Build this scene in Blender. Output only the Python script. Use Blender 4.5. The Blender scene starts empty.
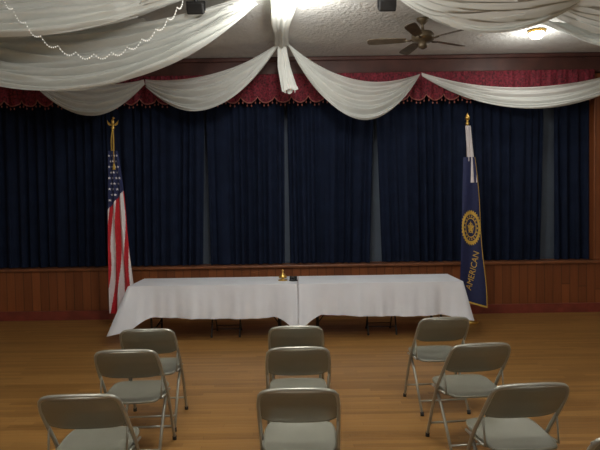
import bpy, math, random
from mathutils import Vector, Matrix, Euler
random.seed(4)
S=bpy.context.scene
S.view_settings.view_transform='Standard'
S.view_settings.look='None'
pi=math.pi; sin=math.sin; cos=math.cos

# ---------------- materials ----------------
def nt(name):
    m=bpy.data.materials.new(name); m.use_nodes=True
    n=m.node_tree; b=n.nodes['Principled BSDF']
    return m,n,b
def N(n,t,**k):
    x=n.nodes.new(t)
    for a,v in k.items(): setattr(x,a,v)
    return x
def mat(name,col,rough=.6,metal=0,var=.12,scale=20,bump=0,bscale=60,spec=.5):
    m,n,b=nt(name)
    tc=N(n,'ShaderNodeTexCoord'); no=N(n,'ShaderNodeTexNoise'); no.inputs['Scale'].default_value=scale; no.inputs['Detail'].default_value=4
    n.links.new(tc.outputs['Object'],no.inputs['Vector'])
    r=N(n,'ShaderNodeValToRGB')
    r.color_ramp.elements[0].position=.3; r.color_ramp.elements[1].position=.7
    r.color_ramp.elements[0].color=[c*(1-var) for c in col]+[1]
    r.color_ramp.elements[1].color=[min(1,c*(1+var)) for c in col]+[1]
    n.links.new(no.outputs['Fac'],r.inputs['Fac']); n.links.new(r.outputs['Color'],b.inputs['Base Color'])
    b.inputs['Roughness'].default_value=rough; b.inputs['Metallic'].default_value=metal
    b.inputs['Specular IOR Level'].default_value=spec
    if bump:
        n2=N(n,'ShaderNodeTexNoise'); n2.inputs['Scale'].default_value=bscale; n2.inputs['Detail'].default_value=5
        n.links.new(tc.outputs['Object'],n2.inputs['Vector'])
        bp=N(n,'ShaderNodeBump'); bp.inputs['Strength'].default_value=bump; bp.inputs['Distance'].default_value=.02
        n.links.new(n2.outputs['Fac'],bp.inputs['Height']); n.links.new(bp.outputs['Normal'],b.inputs['Normal'])
    return m
def planks(name,c1,c2,width,length,axis,rough,groove=.35,bump=.3,spec=.5):
    m,n,b=nt(name); L=n.links.new
    tc=N(n,'ShaderNodeTexCoord'); sp=N(n,'ShaderNodeSeparateXYZ'); L(tc.outputs['Object'],sp.inputs[0])
    along={'x':'X','z':'Z','y':'Y'}[axis]; across={'x':'Y','z':'X','y':'X'}[axis]
    def M(op,a,bv=None):
        q=N(n,'ShaderNodeMath',operation=op)
        for i,v in enumerate([a,bv]):
            if v is None: continue
            if isinstance(v,(int,float)): q.inputs[i].default_value=v
            else: L(v,q.inputs[i])
        return q.outputs[0]
    rr=M('DIVIDE',sp.outputs[across],width); row=M('FLOOR',rr); fr=M('FRACT',rr)
    wn=N(n,'ShaderNodeTexWhiteNoise',noise_dimensions='1D'); L(row,wn.inputs['W'])
    al=M('ADD',M('DIVIDE',sp.outputs[along],length),M('MULTIPLY',wn.outputs['Value'],7.3))
    col=M('FLOOR',al); fa=M('FRACT',al)
    cb=N(n,'ShaderNodeCombineXYZ'); L(row,cb.inputs[0]); L(col,cb.inputs[1])
    w2=N(n,'ShaderNodeTexWhiteNoise',noise_dimensions='3D'); L(cb.outputs[0],w2.inputs['Vector'])
    mp=N(n,'ShaderNodeMapping'); L(tc.outputs['Object'],mp.inputs[0])
    sc=[22,22,22]; sc['xyz'.index(axis)]=1.5; mp.inputs['Scale'].default_value=sc
    no=N(n,'ShaderNodeTexNoise'); no.inputs['Scale'].default_value=2; no.inputs['Detail'].default_value=5; L(mp.outputs[0],no.inputs['Vector'])
    f=M('ADD',M('MULTIPLY',w2.outputs['Value'],.5),M('MULTIPLY',no.outputs['Fac'],.5))
    r=N(n,'ShaderNodeValToRGB'); r.color_ramp.elements[0].color=list(c1)+[1]; r.color_ramp.elements[1].color=list(c2)+[1]
    r.color_ramp.elements[0].position=.15; r.color_ramp.elements[1].position=.85
    L(f,r.inputs[0])
    g=M('MINIMUM',M('MINIMUM',fr,M('SUBTRACT',1,fr)),M('MULTIPLY',M('MINIMUM',fa,M('SUBTRACT',1,fa)),length/width))
    gm=M('MINIMUM',M('MULTIPLY',g,14),1)
    gg=M('ADD',M('MULTIPLY',gm,groove),1-groove)
    mx=N(n,'ShaderNodeVectorMath',operation='SCALE'); L(r.outputs[0],mx.inputs[0]); L(gg,mx.inputs['Scale'])
    L(mx.outputs[0],b.inputs['Base Color'])
    bp=N(n,'ShaderNodeBump'); bp.inputs['Strength'].default_value=bump; bp.inputs['Distance'].default_value=.004
    L(gm,bp.inputs['Height']); L(bp.outputs[0],b.inputs['Normal'])
    b.inputs['Roughness'].default_value=rough; b.inputs['Specular IOR Level'].default_value=spec
    return m
def emis(name,col,st):
    m,n,b=nt(name); b.inputs['Base Color'].default_value=list(col)+[1]
    b.inputs['Emission Color'].default_value=list(col)+[1]; b.inputs['Emission Strength'].default_value=st
    return m
def sheer(name,col,alpha):
    m,n,b=nt(name); L=n.links.new
    tc=N(n,'ShaderNodeTexCoord'); no=N(n,'ShaderNodeTexNoise'); no.inputs['Scale'].default_value=3
    L(tc.outputs['Object'],no.inputs['Vector'])
    d=N(n,'ShaderNodeBsdfDiffuse'); d.inputs[0].default_value=list(col)+[1]
    t=N(n,'ShaderNodeBsdfTranslucent'); t.inputs[0].default_value=list(col)+[1]
    tr=N(n,'ShaderNodeBsdfTransparent')
    a=N(n,'ShaderNodeMixShader'); a.inputs[0].default_value=.3; L(d.outputs[0],a.inputs[1]); L(t.outputs[0],a.inputs[2])
    mr=N(n,'ShaderNodeMapRange'); mr.inputs['To Min'].default_value=alpha-.12; mr.inputs['To Max'].default_value=min(1,alpha+.12)
    L(no.outputs['Fac'],mr.inputs['Value'])
    c=N(n,'ShaderNodeMixShader'); L(mr.outputs[0],c.inputs[0]); L(tr.outputs[0],c.inputs[1]); L(a.outputs[0],c.inputs[2])
    L(c.outputs[0],n.nodes['Material Output'].inputs['Surface'])
    return m

M_floor=planks('floor_wood',(.21,.100,.026),(.37,.195,.058),.057,1.1,'x',.38,groove=.25)
M_pine=planks('pine_panel',(.15,.042,.013),(.28,.088,.027),.13,9,'z',.4,groove=.6,bump=.6)
M_trim=mat('red_wood_trim',(.20,.04,.026),.4,scale=6,var=.25)
M_cap=mat('ledge_wood',(.20,.07,.028),.4,scale=8,var=.25)
M_beam=mat('beam_wood',(.075,.026,.02),.5,scale=5,var=.25)
M_wall=mat('hall_wall_paint',(.36,.33,.27),.8,scale=3,var=.05,bump=.1)
M_slate=mat('stage_back_paint',(.10,.125,.165),.8,scale=2,var=.1)
M_ceil=mat('ceiling_plaster',(.68,.68,.655),.95,scale=4,var=.06,bump=1.0,bscale=22)
M_navy=mat('navy_curtain_fabric',(.0080,.0135,.034),.9,scale=5,var=.2,bump=.1,bscale=300,spec=.15)
M_red=mat('red_damask',(.16,.013,.026),.8,scale=34,var=.8,bump=.2)
M_gold=mat('rose_fringe',(.30,.10,.08),.6,var=.2)
M_sheer=sheer('white_tulle',(.88,.90,.87),.86)
M_sheer2=sheer('white_tulle_dense',(.90,.92,.89),.92)
M_cloth=mat('white_tablecloth',(.76,.79,.87),.85,scale=3,var=.03,bump=.15,bscale=12)
M_chair=mat('chair_enamel',(.225,.225,.185),.34,metal=.2,scale=5,var=.06)
M_chairt=mat('chair_tube',(.36,.36,.32),.28,metal=.5,scale=5,var=.06)
M_black=mat('black_paint',(.012,.012,.013),.45)
M_rub=mat('rubber_foot',(.03,.03,.03),.8)
M_tabt=mat('table_laminate',(.2,.12,.06),.5)
M_brass=mat('brass',(.75,.48,.13),.28,metal=.9,scale=10)
M_pole=mat('oak_pole',(.45,.26,.08),.35,scale=10)
M_blade=mat('fan_blade_wood',(.14,.11,.075),.55,scale=12,var=.3)
M_bronze=mat('fan_antique_brass',(.12,.09,.055),.4,metal=.5)
M_fred=mat('flag_red',(.48,.012,.022),.7,scale=30)
M_fwhite=mat('flag_white',(.74,.70,.72),.7,scale=30,var=.04)
M_fblue=mat('flag_blue',(.013,.02,.085),.7,scale=30)
M_fgold=mat('flag_gold',(.62,.40,.07),.6,scale=60)
M_glow=emis('lamp_glow',(1,.97,.88),22)
M_bead=emis('fairy_bulb',(.95,.95,.9),.35)
M_wire=mat('white_wire',(.7,.7,.66),.5)

# ---------------- mesh builder ----------------
class MB:
    def __init__(s,*mats): s.v=[];s.f=[];s.m=[];s.sm=[];s.mats=mats
    def add(s,vs,fs,m=0,smooth=True):
        o=len(s.v); s.v+= [tuple(v) for v in vs]
        for f in fs: s.f.append(tuple(i+o for i in f)); s.m.append(m); s.sm.append(smooth)
    def box(s,c,d,m=0,mtx=None,bev=0):
        x,y,z=[q/2 for q in d]; b=min(bev,x*.9,y*.9,z*.9)
        if b<=0:
            vs=[Vector((sx*x,sy*y,sz*z)) for sx in(-1,1) for sy in(-1,1) for sz in(-1,1)]
            fs=[(0,1,3,2),(4,6,7,5),(0,4,5,1),(2,3,7,6),(0,2,6,4),(1,5,7,3)]
        else:
            import bmesh
            bm=bmesh.new(); bmesh.ops.create_cube(bm,size=1)
            for v in bm.verts: v.co=Vector((v.co.x*2*x,v.co.y*2*y,v.co.z*2*z))
            bmesh.ops.bevel(bm,geom=bm.edges[:],offset=b,segments=2,profile=.5,affect='EDGES')
            bm.verts.index_update(); vs=[v.co.copy() for v in bm.verts]; fs=[[v.index for v in f.verts] for f in bm.faces]; bm.free()
        if mtx: vs=[mtx@v for v in vs]
        s.add([v+Vector(c) for v in vs],fs,m,False)
    def tube(s,pts,r,m=0,seg=8,cap=True,flat=1):
        pts=[Vector(p) for p in pts]; n=len(pts); vs=[];fs=[]
        t0=(pts[1]-pts[0]).normalized(); up=Vector((0,0,1)) if abs(t0.z)<.9 else Vector((0,1,0))
        a=t0.cross(up).normalized()
        for i,p in enumerate(pts):
            t=(pts[min(i+1,n-1)]-pts[max(i-1,0)])
            t=t.normalized() if t.length>1e-9 else t0
            a=(a-t*a.dot(t)).normalized(); b=t.cross(a)
            rr=r[i] if isinstance(r,(list,tuple)) else r
            for k in range(seg):
                w=2*pi*k/seg; vs.append(p+a*cos(w)*rr+b*sin(w)*rr*flat)
        for i in range(n-1):
            for k in range(seg):
                k2=(k+1)%seg; fs.append((i*seg+k,i*seg+k2,(i+1)*seg+k2,(i+1)*seg+k))
        if cap: fs.append(tuple(range(seg))[::-1]); fs.append(tuple((n-1)*seg+k for k in range(seg)))
        s.add(vs,fs,m)
    def lathe(s,prof,c=(0,0,0),m=0,seg=20,mtx=None):
        vs=[];fs=[];n=len(prof)
        for r,z in prof:
            for k in range(seg):
                w=2*pi*k/seg; v=Vector((r*cos(w),r*sin(w),z))
                if mtx: v=mtx@v
                vs.append(v+Vector(c))
        for i in range(n-1):
            for k in range(seg):
                k2=(k+1)%seg; fs.append((i*seg+k,i*seg+k2,(i+1)*seg+k2,(i+1)*seg+k))
        fs.append(tuple(range(seg))[::-1]); fs.append(tuple((n-1)*seg+k for k in range(seg)))
        s.add(vs,fs,m)
    def grid(s,fn,nu,nv,m=0,mf=None):
        o=len(s.v)
        for j in range(nv+1):
            for i in range(nu+1): s.v.append(tuple(fn(i/nu,j/nv)))
        for j in range(nv):
            for i in range(nu):
                a=o+j*(nu+1)+i
                s.f.append((a,a+1,a+nu+2,a+nu+1)); s.m.append(mf((i+.5)/nu,(j+.5)/nv) if mf else m); s.sm.append(True)
    def ball(s,c,r,m=0,seg=8,sc=(1,1,1)):
        pr=[(max(1e-4,r*sin(pi*i/6)),-r*cos(pi*i/6)) for i in range(7)]
        s.lathe(pr,c,m,seg,Matrix.Diagonal(sc))
    def build(s,name,loc=(0,0,0),rz=0,parent=None,scale=1):
        me=bpy.data.meshes.new(name); me.from_pydata(s.v,[],s.f)
        for x in s.mats: me.materials.append(x)
        me.polygons.foreach_set('material_index',s.m); me.polygons.foreach_set('use_smooth',s.sm); me.update()
        o=bpy.data.objects.new(name,me); S.collection.objects.link(o); o.location=loc; o.rotation_euler=(0,0,rz); o.scale=(scale,)*3
        if parent: o.parent=parent
        return o
def smooth_path(p,n=6):
    p=[Vector(q) for q in p]; out=[]
    for i in range(len(p)-1):
        a=p[max(i-1,0)];b=p[i];c=p[i+1];d=p[min(i+2,len(p)-1)]
        for k in range(n):
            t=k/n; out.append(.5*((2*b)+(c-a)*t+(2*a-5*b+4*c-d)*t*t+(3*b-a-3*c+d)*t**3))
    out.append(p[-1]); return out
def simplebox(name,x0,x1,y0,y1,z0,z1,m,bev=0):
    b=MB(m); b.box(((x0+x1)/2,(y0+y1)/2,(z0+z1)/2),(x1-x0,y1-y0,z1-z0),0,bev=bev); return b.build(name)

# ---------------- room ----------------
W=4.95; YB=-5.0; CH=3.97
simplebox('floor',-W-.1,W+.1,YB-.1,9.1,-.1,0,M_floor)
simplebox('ceiling',-W-.1,W+.1,YB-.1,9.1,CH,CH+.1,M_ceil)
simplebox('wall_left',-W-.1,-W,YB,9.0,0,CH,M_wall)
simplebox('wall_right',W,W+.1,YB,9.0,0,CH,M_wall)
simplebox('wall_back',-W-.1,W+.1,9.0,9.1,0,CH,M_slate)
simplebox('wall_rear',-W-.1,W+.1,YB-.1,YB,0,CH,M_wall)
simplebox('wall_stage_front',-W,W,8.62,8.98,0,.765,M_pine)
b=MB(M_cap); b.box((0,8.76,.775),(2*W,.36,.045),0,bev=.012); b.build('trim_1')
b=MB(M_trim); b.box((0,8.60,.065),(2*W,.04,.15),0,bev=.01); b.build('baseboard_back')
b=MB(M_beam); b.box((0,8.78,3.82),(2*W,.36,.30),0); b.box((0,8.585,3.93),(2*W,.05,.06),0,bev=.015); b.box((0,8.585,3.70),(2*W,.03,.03),0,bev=.01)
b.build('trim_2')
for k,(x0,x1) in enumerate([(4.52,4.93),(-4.93,-4.72)]):
    b=MB(M_pine); b.box(((x0+x1)/2,8.72,2.23),(x1-x0,.22,2.86),0,bev=.01); b.build('trim_%d'%(k+3))

# ---------------- curtains ----------------
def curtain(x0,x1,gl,gr,seed):
    rnd=random.Random(seed); W0=x1-x0; nf=max(3,round(W0/.15)); ph=[rnd.uniform(-.9,.9) for _ in range(nf+2)]
    am=[rnd.uniform(.5,1.35) for _ in range(nf+2)]
    ph2=rnd.uniform(0,6)
    b=MB(M_navy)
    def fn(u,v):
        z=3.66-v*(3.66-.805)
        t=max(0,(v-.25))/.75
        x=x0+gl*t + u*(W0-(gl+gr)*t)
        k=u*nf; i=int(min(k,nf-1)); f=k-i; p=ph[i]+(ph[i+1]-ph[i])*f; A=am[i]+(am[i+1]-am[i])*f
        a=(.024+.030*v)*A
        y=8.775+a*cos(2*pi*(k+p*.45))+.014*sin(5*u+ph2+2*v)*v
        x+=.012*sin(2*pi*k*2+ph2)*v
        return (x,y,z)
    b.grid(fn,nf*12,24)
    return b.build('stage_curtain')
for i,(a,c,gl,gr) in enumerate([(-4.74,-3.06,0,.02),(-3.05,-1.47,.02,.07),(-1.43,-.22,.02,.03),(-.17,1.17,.02,.07),(1.22,2.63,.07,.02),(2.65,3.81,.02,.05),(3.98,4.52,.02,0)]):
    curtain(a,c,gl,gr,i)

# valance
b=MB(M_red,M_gold)
VX0,VX1=-4.7,4.5; nsc=36
def vz(x):
    t=(x-VX0)/(VX1-VX0)*nsc; f=t-math.floor(t); return 3.36-.085*sin(pi*f)**.7
def vy(x,v): return 8.545+.018*sin(x*31+sin(x*3))*(.3+v)+.008*sin(x*77)
b.grid(lambda u,v:(VX0+u*(VX1-VX0),vy(VX0+u*(VX1-VX0),v),3.70+(vz(VX0+u*(VX1-VX0))-3.70)*v),nsc*12,6)
pts=[(VX0+i/ (nsc*8)*(VX1-VX0),0,0) for i in range(nsc*8+1)]
b.tube([(p[0],vy(p[0],1)-.004,vz(p[0])) for p in pts],.010,1,seg=5)
for i in range(nsc*4):
    x=VX0+(i+.5)/(nsc*4)*(VX1-VX0); z=vz(x); y=vy(x,1)-.004
    b.tube([(x,y,z),(x,y,z-.035)],.004,0,seg=4); b.ball((x,y,z-.045),.012,1,seg=6,sc=(1,1,1.4))
b.build('stage_valance')

# ---------------- ceiling drapes ----------------
def swag(A0,B0,s0,A1,B1,s1,folds=5,amp=.03,m=M_sheer,ph=0,nu=72,nv=72,pw=1.0):
    A0,B0,A1,B1=map(Vector,(A0,B0,A1,B1))
    d=(B0-A0); d.z=0; d.normalize(); nrm=Vector((d.y,-d.x,0))
    b=MB(m)
    def crease(a): return 1-2*abs(sin(a*.5))**.6
    def fn(u,v):
        s=(4*u*(1-u))**pw
        t=A0.lerp(B0,u); t.z-=s0*s
        q=A1.lerp(B1,u); q.z-=s1*s
        p=t.lerp(q,v)
        e=min(1,.35+s)
        w=.7*crease(v*folds*2*pi+ph+1.3*sin(u*3.4+ph)+.7*sin(u*9+ph))+.45*sin(v*folds*4.3*pi+u*5+ph*2)+.25*sin(v*folds*9+u*8+ph)
        p=p+nrm*amp*w*e+Vector((0,0,amp*.8*w*e*sin(v*3)))
        p.z=min(p.z,CH-.015)
        return p
    b.grid(fn,nu,nv)
    return b.build('ceiling_drape')
swag((-2.27,8.40,3.62),(-.24,7.75,3.94),.17,(-2.25,8.36,3.50),(-.24,7.60,3.90),.60,4,.045,ph=.4)
swag((-.14,7.75,3.94),(1.82,8.40,3.64),.28,(-.14,7.60,3.93),(1.80,8.36,3.60),.84,4,.045,ph=1.1)
swag((1.84,8.40,3.66),(4.85,8.2,3.62),.24,(1.84,8.36,3.60),(4.88,8.1,3.47),.46,3,.035,ph=2.0)
swag((-3.9,8.3,3.78),(-2.29,8.40,3.62),.14,(-3.9,8.2,3.60),(-2.26,8.36,3.54),.48,4,.035,ph=2.5)
swag((-4.5,6.7,3.94),(-.55,6.05,3.95),.20,(-4.7,6.5,3.72),(-.42,6.25,3.95),.78,6,.085,ph=.2)
swag((-4.6,5.9,3.95),(-.9,5.3,3.95),.10,(-4.7,5.5,3.80),(-.85,5.7,3.95),.42,6,.075,ph=1.9,m=M_sheer2)
swag((-4.8,7.5,3.95),(-2.0,6.5,3.95),.08,(-4.8,7.3,3.8),(-1.6,6.9,3.94),.40,5,.05,ph=3.3)
swag((.75,5.3,3.95),(3.3,5.4,3.95),.08,(.95,5.9,3.95),(3.15,5.9,3.95),.46,5,.07,ph=.9,m=M_sheer2)
swag((2.95,7.1,3.95),(4.9,5.7,3.95),.10,(2.90,6.8,3.95),(4.9,5.3,3.06),.30,6,.07,ph=1.4,m=M_sheer2)
swag((2.3,5.6,3.95),(4.9,5.0,3.9),.1,(2.5,6.2,3.95),(4.9,5.6,3.6),.4,5,.05,ph=2.8,m=M_sheer)
# centre gathered ridge + tail
b=MB(M_sheer2)
def fn(u,v):
    path=[Vector((-.12,5.6,3.92)),Vector((-.19,6.7,3.86)),Vector((-.20,7.62,3.88)),Vector((-.18,7.7,3.6)),Vector((-.11,7.66,3.27))]
    L=[0,.38,.66,.84,1]
    for i in range(4):
        if u<=L[i+1]+1e-9: break
    t=(u-L[i])/(L[i+1]-L[i]); p=path[i].lerp(path[i+1],t)
    w=.085+.02*sin(u*9) if u<.66 else .045+.13*(u-.66)
    a=2*pi*v
    r=w*(1+.28*sin(5*a+6*u)+.16*sin(9*a+4*u))
    if u>.66: return p+Vector((r*cos(a),.5*r*sin(a),.03*sin(3*a)*(u>.97)))
    return p+Vector((r*cos(a),0,min(.05,.6*r*sin(a))))
b.grid(fn,60,80); b.build('ceiling_drape')

# string lights
b=MB(M_wire,M_bead)
pth=[]
ctrl=smooth_path([(-2.95,5.60,3.93),(-2.78,5.56,3.70),(-2.50,5.53,3.42),(-2.15,5.50,3.25),(-1.80,5.48,3.24),(-1.50,5.48,3.36),(-1.25,5.50,3.56),(-1.1,5.52,3.75)],16)
n=len(ctrl)
for i,p in enumerate(ctrl):
    p=p.copy(); p.z-=.05*abs(sin(i/(n-1)*pi*14)); pth.append(p)
b.tube(pth,.003,0,seg=4)
for p in pth: b.ball(p-Vector((0,0,.006)),.0065,1,seg=6)
b.build('string_lights')

# ---------------- ceiling fan ----------------
b=MB(M_bronze,M_blade)
cz=3.74
b.lathe([(.0,CH-.002),(.075,CH-.004),(.07,CH-.03),(.03,CH-.07),(.016,CH-.08),(.016,cz+.09),(.05,cz+.08),(.11,cz+.06),(.135,cz+.03),(.135,cz-.03),(.10,cz-.055),(.055,cz-.065),(.06,cz-.10),(.05,cz-.125),(.02,cz-.14),(0.001,cz-.145)],m=0,seg=28)
for k in range(5):
    a=2*pi*k/5+.50; R=Matrix.Rotation(a,3,'Z'); T=R@Matrix.Rotation(math.radians(13),3,'X')
    b.tube([R@Vector((.10,0,cz-.02)),R@Vector((.16,0,cz-.035)),R@Vector((.22,0,cz-.03))],.012,0,seg=6)
    outl=[(.20,-.045),(.30,-.058),(.58,-.07),(.65,-.06),(.67,-.03),(.67,.03),(.65,.06),(.58,.07),(.30,.058),(.20,.045)]
    vs=[T@Vector((x,y,.004))+Vector((0,0,cz-.025)) for x,y in outl]+[T@Vector((x,y,-.004))+Vector((0,0,cz-.025)) for x,y in outl]
    n=len(outl); fs=[tuple(range(n)),tuple(range(2*n-1,n-1,-1))]+[(i,i+n,(i+1)%n+n,(i+1)%n) for i in range(n)]
    b.add(vs,fs,1,False)
b.build('ceiling_fan',(1.53,6.9,0),.0)

# ---------------- ceiling lamps and spots ----------------
LC=(1,.975,.91)
def lamp(x,y,e=60):
    b=MB(M_brass,M_glow)
    b.lathe([(.001,CH-.003),(.11,CH-.003),(.115,CH-.03),(.10,CH-.04)],m=0)
    b.lathe([(.10,CH-.035),(.095,CH-.07),(.06,CH-.10),(.001,CH-.11)],m=1)
    b.build('ceiling_lamp',(x,y,0))
    l=bpy.data.lights.new('lamp_bulb','POINT'); l.energy=e; l.color=LC; l.shadow_soft_size=.12
    o=bpy.data.objects.new('lamp_bulb',l); o.location=(x,y,CH-.26); S.collection.objects.link(o)
lamp(3.15,7.45,e=15)
lamp(-.05,6.0,e=48)
for x,y,e in [(-1.8,1.8,55),(1.8,1.8,55),(-2.0,-2.4,45),(2.0,-2.4,45),(0,3.9,90)]: lamp(x,y,e=e)  # unseen lamps added to light the hall, with soft fill behind the camera
for x in (-1.08,.97):
    b=MB(M_black)
    b.tube([(0,0,CH),(0,0,CH-.06)],.02,0,seg=10)
    b.box((0,0,CH-.05),(.20,.03,.012)); 
    for sx in(-1,1): b.box((sx*.097,0,CH-.09),(.008,.03,.09))
    Rm=Matrix.Rotation(math.radians(25),3,'X')
    b.box((0,0,CH-.11),(.18,.16,.12),0,mtx=Rm,bev=.015)
    b.build('stage_spotlight',(x,6.1,0))

# ---------------- folding chair ----------------
def chair_mesh(mp,mt,mr):
    b=MB(mp,mt,mr); r=.0115
    def side(sx): return [(sx*.215,.235,.015),(sx*.215,.13,.24),(sx*.213,.03,.43),(sx*.21,-.10,.60),(sx*.205,-.175,.70),(sx*.19,-.212,.762),(sx*.14,-.226,.785)]
    left=side(-1); right=side(1)[::-1]
    path=left+[(0,-.232,.79)]+right
    b.tube(smooth_path(path,5),r,1,seg=10)
    for sx in(-1,1):
        b.tube([(sx*.19,.12,.405),(sx*.19,.0,.30),(sx*.193,-.225,.015)],r*.95,1,seg=10)
        b.tube([(sx*.202,-.10,.43),(sx*.202,.16,.41)],.008,1,seg=8)
        b.tube([(sx*.205,-.085,.60),(sx*.2,-.12,.43)],.006,1,seg=6)
        b.tube([(sx*.215,.235,.0),(sx*.215,.232,.03)],.015,2,seg=10)
        b.tube([(sx*.193,-.229,.0),(sx*.193,-.222,.03)],.015,2,seg=10)
    b.tube([(-.19,.12,.405),(.19,.12,.405)],r*.8,1,seg=8)
    b.tube([(-.192,-.165,.10),(.192,-.165,.10)],.008,1,seg=8)
    b.tube([(-.215,.185,.12),(.215,.185,.12)],.008,1,seg=8)
    def yl(z):
        return -.10-(z-.60)*.80 if z<.70 else -.18-(z-.70)*.55
    def bp(off):
        def fn(u,v):
            x=(u*2-1)*.203; z=.575+v*.205
            q=abs(u*2-1)
            if v<.5: z+= .03*q**6*(1-2*v)
            if v>.5: z-= .028*q**8*(2*v-1)
            y=yl(z)-.022*(1-q*q)+off
            e=min(v,1-v)
            y+= .006*(1-min(1,e/.08))
            return (x,y,z)
        return fn
    b.grid(bp(-.004),20,14,0); b.grid(bp(.008),20,14,0)
    b.tube([bp(.002)(i/20,0) for i in range(21)],.007,0,seg=6); b.tube([bp(.002)(i/20,1) for i in range(21)],.009,1,seg=6)
    def sp(u,v,zo):
        a=u*2-1;c=v*2-1
        x=a*math.sqrt(1-.22*c*c*c*c); y=c*math.sqrt(1-.22*a*a*a*a)
        wx=.198-.012*(1-v)
        z=.438+.010*v-.012*(1-a*a)*(1-c*c)+zo
        return (x*wx,.025+y*.205,z)
    b.grid(lambda u,v:sp(u,v,0),16,16,0); b.grid(lambda u,v:sp(u,v,-.016),16,16,0)
    ring=[(i/16,0) for i in range(16)]+[(1,i/16) for i in range(16)]+[(1-i/16,1) for i in range(16)]+[(0,1-i/16) for i in range(17)]
    b.tube([sp(u,v,-.008) for u,v in ring],.0095,0,seg=6,cap=False)
    return b
cm=chair_mesh(M_chair,M_chairt,M_rub)
chairs=[(-1.20,4.25,3),(-.045,4.27,0),(1.15,4.51,4),
        (-1.17,3.64,2),(-.03,3.64,1),(1.165,3.66,6),
        (-1.14,2.78,2),(-.020,2.82,-1),(1.165,2.84,4),(1.36,2.20,2)]
for x,d,a in chairs:
    cm.build('folding_chair',(x,d+.232,.0),math.radians(a),scale=1.01)
cb=chair_mesh(M_black,M_black,M_rub)
for x in (-1.00,1.06):
    cb.build('folding_chair',(x,7.50,0),pi,scale=.86)

# ---------------- tables ----------------
def table(x0,x1,inner):
    y0,y1=7.12,7.86; zt=.715
    e=bpy.data.objects.new('banquet_table',None); S.collection.objects.link(e); e.location=((x0+x1)/2,(y0+y1)/2,0)
    cx=(x0+x1)/2; L=(x1-x0)/2; D=(y1-y0)/2
    b=MB(M_tabt); b.box((0,0,zt-.013),(2*L,2*D,.024),0,bev=.006); b.build('table_top',parent=e)
    b=MB(M_black,M_rub)
    for sx in(-1,1):
        X=sx*(L-.25)
        for sy in(-1,1):
            b.tube([(X,sy*.27,zt-.025),(X,sy*.27,.02)],.014,0,seg=10); b.tube([(X,sy*.27,.025),(X,sy*.27,0)],.018,1,seg=10)
        b.tube([(X,-.27,.12),(X,.27,.12)],.01,0,seg=8); b.tube([(X,-.27,zt-.05),(X,.27,zt-.05)],.012,0,seg=8)
        b.tube([(X,0,.12),(X-sx*.4,0,zt-.03)],.008,0,seg=8)
    b.build('table_legs',parent=e)
    c=MB(M_cloth); zz=zt+.004; nx=80; ny=24
    per=[(-L+2*L*i/nx,-D) for i in range(nx)]+[(L,-D+2*D*i/ny) for i in range(ny)]+[(L-2*L*i/nx,D) for i in range(nx)]+[(-L,D-2*D*i/ny) for i in range(ny)]
    P=len(per); rows=12; vs=[];fs=[]
    for k in range(rows+1):
        t=k/rows
        for i,(x,y) in enumerate(per):
            cxn=max(0,1-(L-abs(x))/.30); cyn=max(0,1-(D-abs(y))/.30); cor=cxn*cyn
            ox=(1 if x>0 else -1)*(max(0,1-(L-abs(x))/.06)); oy=(1 if y>0 else -1)*(max(0,1-(D-abs(y))/.06))
            isin=(x>0 and inner>0) or (x<0 and inner<0)
            s=x*9+y*7
            wav=(.020*sin(s)+.014*sin(2.3*s+1)+.008*sin(5.1*s+2))*t
            cf=.5 if isin else (.18 if inner>0 else .08)/.18
            if y>0: cf*=.2
            fl=.010+.035*t+wav+.18*cor**2*t*cf
            k1=.02 if isin else 1
            vx=x+ox*max(.002,fl)*k1 if ox else x
            vy_=y+oy*max(.004,fl) if oy else y
            drop=.41+.02*sin(x*2.2+1)+(.20 if (inner>0 or isin) else .08)*cor**1.5
            vs.append((vx,vy_,zz-drop*t))
    for k in range(rows):
        for i in range(P):
            j=(i+1)%P; fs.append((k*P+i,(k+1)*P+i,(k+1)*P+j,k*P+j))
    c.add(vs,fs,0); c.add([vs[i] for i in range(P)],[tuple(range(P))],0,False)
    c.build('tablecloth',e.location)
table(-2.20,-.044,1); table(-.036,2.06,-1)

b=MB(M_brass,M_black); z=.72
b.lathe([(.001,0),(.062,0),(.062,.012),(.02,.018),(.018,.03),(.055,.035),(.05,.06),(.03,.085),(.012,.095),(.010,.12),(.018,.135),(.001,.15)],m=0); b.build('desk_bell',(-.24,7.45,z))
b=MB(M_black)
b.lathe([(.001,0),(.055,0),(.055,.014),(.001,.016)],m=0)
Rm=Matrix.Rotation(pi/2,3,'Y')
b.lathe([(.001,-.05),(.024,-.05),(.026,-.04),(.02,-.03),(.02,.03),(.026,.04),(.024,.05),(.001,.05)],(0,0,.042),0,16,Rm)
b.tube([(0,0,.042),(.05,-.2,.03)],.009,0); b.build('gavel',(-.10,7.40,z))

# ---------------- flags ----------------
def flagsurf(w0,w1,zt,zb,nf,amp,lean,sh=0):
    def fn(u,v):
        w=w0+(w1-w0)*v**.8
        x=-.035+ (u-.22)*w + lean*v + .02*sin(v*9)*u*v
        z=zt-(zt-zb)*v - .12*u*(v**2)
        a=amp*(.5+.7*v)
        y=-.03-a*(1+sin(u*nf*2*pi+2.2*v+sh))*.9 - .02*sin(3*v+u*3)
        return Vector((x,y,z))
    return fn
def star_pts(r):
    return [(r*(1 if k%2==0 else .42)*cos(pi/2+k*pi/5),r*(1 if k%2==0 else .42)*sin(pi/2+k*pi/5)) for k in range(10)]
def pole_base(b,h):
    b.lathe([(.001,0),(.14,0),(.14,.02),(.11,.035),(.05,.06),(.03,.10),(.022,.16),(.018,.17)],m=0,seg=24)
    b.tube([(0,0,.1),(0,0,h)],.014,1,seg=10)
    b.lathe([(.018,h-.02),(.022,h),(.03,h+.02),(.012,h+.04),(.02,h+.055),(.001,h+.07)],m=0,seg=14)
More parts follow.
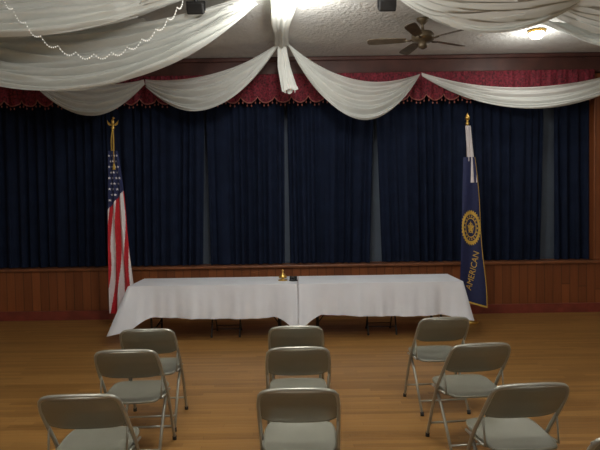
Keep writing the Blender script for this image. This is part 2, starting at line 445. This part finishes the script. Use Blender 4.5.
e=bpy.data.objects.new('american_flag_on_pole',None); S.collection.objects.link(e); e.location=(-2.68,8.14,0)
b=MB(M_brass,M_pole); H=2.86; pole_base(b,H)
b.ball((0,0,H+.10),.03,0,10,(.8,.8,1.5)); b.ball((0.012,-.01,H+.155),.017,0,8); b.tube([(.02,-.015,H+.155),(.042,-.02,H+.148)],[.008,.001],0,seg=6)
for sx in(-1,1):
    o=[(.01,.06),(.04,.08),(.07,.11),(.08,.13),(.078,.09),(.065,.06),(.05,.05),(.02,.045)]
    vs=[(sx*x,-.004,H+z_) for x,z_ in o]+[(sx*x,.006,H+z_) for x,z_ in o]; n=len(o)
    b.add(vs,[tuple(range(n)),tuple(range(2*n-1,n-1,-1))]+[(i,(i+1)%n,(i+1)%n+n,i+n) for i in range(n)],0,False)
b.build('pole',parent=e)
b=MB(M_fgold); b.tube(smooth_path([(0,-.02,H),(-.02,-.03,H-.15),(-.01,-.05,H-.35),(.025,-.06,H-.2),(0,-.02,H-.02)],6),.006,0,seg=6)
b.tube([(.025,-.07,H-.2),(.03,-.09,H-.5)],.005,0,seg=6); b.lathe([(.001,.0),(.012,-.01),(.022,-.09),(.001,-.09)],(.03,-.09,H-.5),0,10); b.build('cord',parent=e)
F=flagsurf(.14,.36,2.54,.20,2.6,.036,.02)
def mf(u,v):
    if v<.36-.12*u: return 2
    return int((u*4.6+v*3.0+.25*sin(v*14+u*5)+.6))%2
b=MB(M_fred,M_fwhite,M_fblue); b.grid(F,90,140,mf=mf)
b.build('flag_cloth',parent=e)
b=MB(M_fwhite)
for j in range(9):
    for i in range(4):
        u=.14+.24*i+(.12 if j%2 else 0); v=.03+j*.034
        if v>.335-.12*u or u>.95: continue
        for_=[]
        for (dx,dz) in star_pts(.021):
            uu=min(1,u+dx/.22); vv=max(0,v-dz/2.3); p=F(uu,vv); p.y-=.005; for_.append(p)
        p0=F(u,v); p0.y-=.006
        b.add([p0]+for_,[(0,k+1,(k+1)%10+1) for k in range(10)],0,False)
b.build('stars',parent=e)
# Legion
e=bpy.data.objects.new('legion_flag_on_pole',None); S.collection.objects.link(e); e.location=(2.39,7.97,0)
b=MB(M_brass,M_pole); H=2.82; pole_base(b,H)
b.lathe([(.001,H+.05),(.03,H+.07),(.035,H+.10),(.02,H+.13),(.001,H+.17)],m=0,seg=12); b.build('pole',parent=e)
b=MB(M_fwhite)
b.grid(lambda u,v:Vector(((u-.5)*(.07+.05*v)+.06*v,-.03-.012*sin(u*9+v*4)-.02*v,H-.02-v*.80)),10,30)
b.grid(lambda u,v:Vector(((u-.5)*.05-.02+.02*v,-.05-.012*sin(u*9+v*3),H-.02-v*.5)),10,20)
b.build('ribbon_streamer',parent=e)
F3=flagsurf(.16,.40,2.36,.33,1.2,.016,-.02)
b=MB(M_fblue,M_fgold); b.grid(F3,60,90,mf=lambda u,v:1 if (u>.965 or v>.985) else 0); b.build('flag_cloth',parent=e)
def proj(x,z,cu,cv):
    v=min(1,max(0,cv-z/2.05)); w=.16+.24*v**.8; u=min(1,max(0,cu+x/w)); p=F3(u,v); p.y-=.007; return p
b=MB(M_fgold)
def ring(r0,r1,n,cu,cv,sc=.85,wob=0):
    vs=[];fs=[]
    for k in range(n):
        a=2*pi*k/n; rr=r1*(1+wob*(k%2))
        vs.append(proj(r0*cos(a)*sc,r0*sin(a),cu,cv)); vs.append(proj(rr*cos(a)*sc,rr*sin(a),cu,cv))
    for k in range(n): j=(k+1)%n; fs.append((2*k,2*k+1,2*j+1,2*j))
    b.add(vs,fs,0,False)
CU,CV=.48,.485
ring(.185,.225,64,CU,CV,.6,.12); ring(.125,.14,48,CU,CV,.6); ring(.06,.072,40,CU,CV,.6)
p=[proj(x*.6,z,CU,CV) for x,z in star_pts(.10)]; b.add([proj(0,0,CU,CV)]+p,[(0,k+1,(k+1)%10+1) for k in range(10)],0,False)
for k in range(18):
    a=2*pi*k/18; vs=[proj((.160+dx)*cos(a+da)*.6,(.160+dx)*sin(a+da),CU,CV) for dx,da in[(-.012,-.07),(.014,-.07),(.014,.07),(-.012,.07)]]; b.add(vs,[(0,1,2,3)],0,False)
b.build('emblem',parent=e)
def word(txt,size,cu,cv,rot):
    cu_=bpy.data.curves.new('t','FONT'); cu_.body=txt; cu_.size=size; cu_.align_x='CENTER'; cu_.align_y='CENTER'; cu_.resolution_u=2
    o=bpy.data.objects.new('t',cu_); S.collection.objects.link(o); bpy.context.view_layer.update()
    me=bpy.data.meshes.new_from_object(o); bpy.data.objects.remove(o)
    vs=[]
    for v in me.vertices:
        x,y=v.co.x,v.co.y; c,s_=cos(rot),sin(rot); vs.append(proj(x*c-y*s_,x*s_+y*c,cu,cv))
    q=MB(M_fgold); q.add(vs,[tuple(f.vertices) for f in me.polygons],0,False); q.build('lettering',parent=e)
word('AMERICAN',.115,.52,.775,math.radians(76))

# ---------------- world / camera ----------------
w=bpy.data.worlds.new('World'); S.world=w; w.use_nodes=True
w.node_tree.nodes['Background'].inputs[0].default_value=(.02,.02,.02,1)
cam=bpy.data.cameras.new('camera'); cam.lens=33.6; cam.sensor_width=36
co=bpy.data.objects.new('camera',cam); S.collection.objects.link(co)
R=Matrix.Rotation(math.radians(90-2.25),4,'X')@Matrix.Rotation(math.radians(-.9),4,'Z')
co.matrix_world=Matrix.Translation((0,0,1.75))@R
S.camera=co
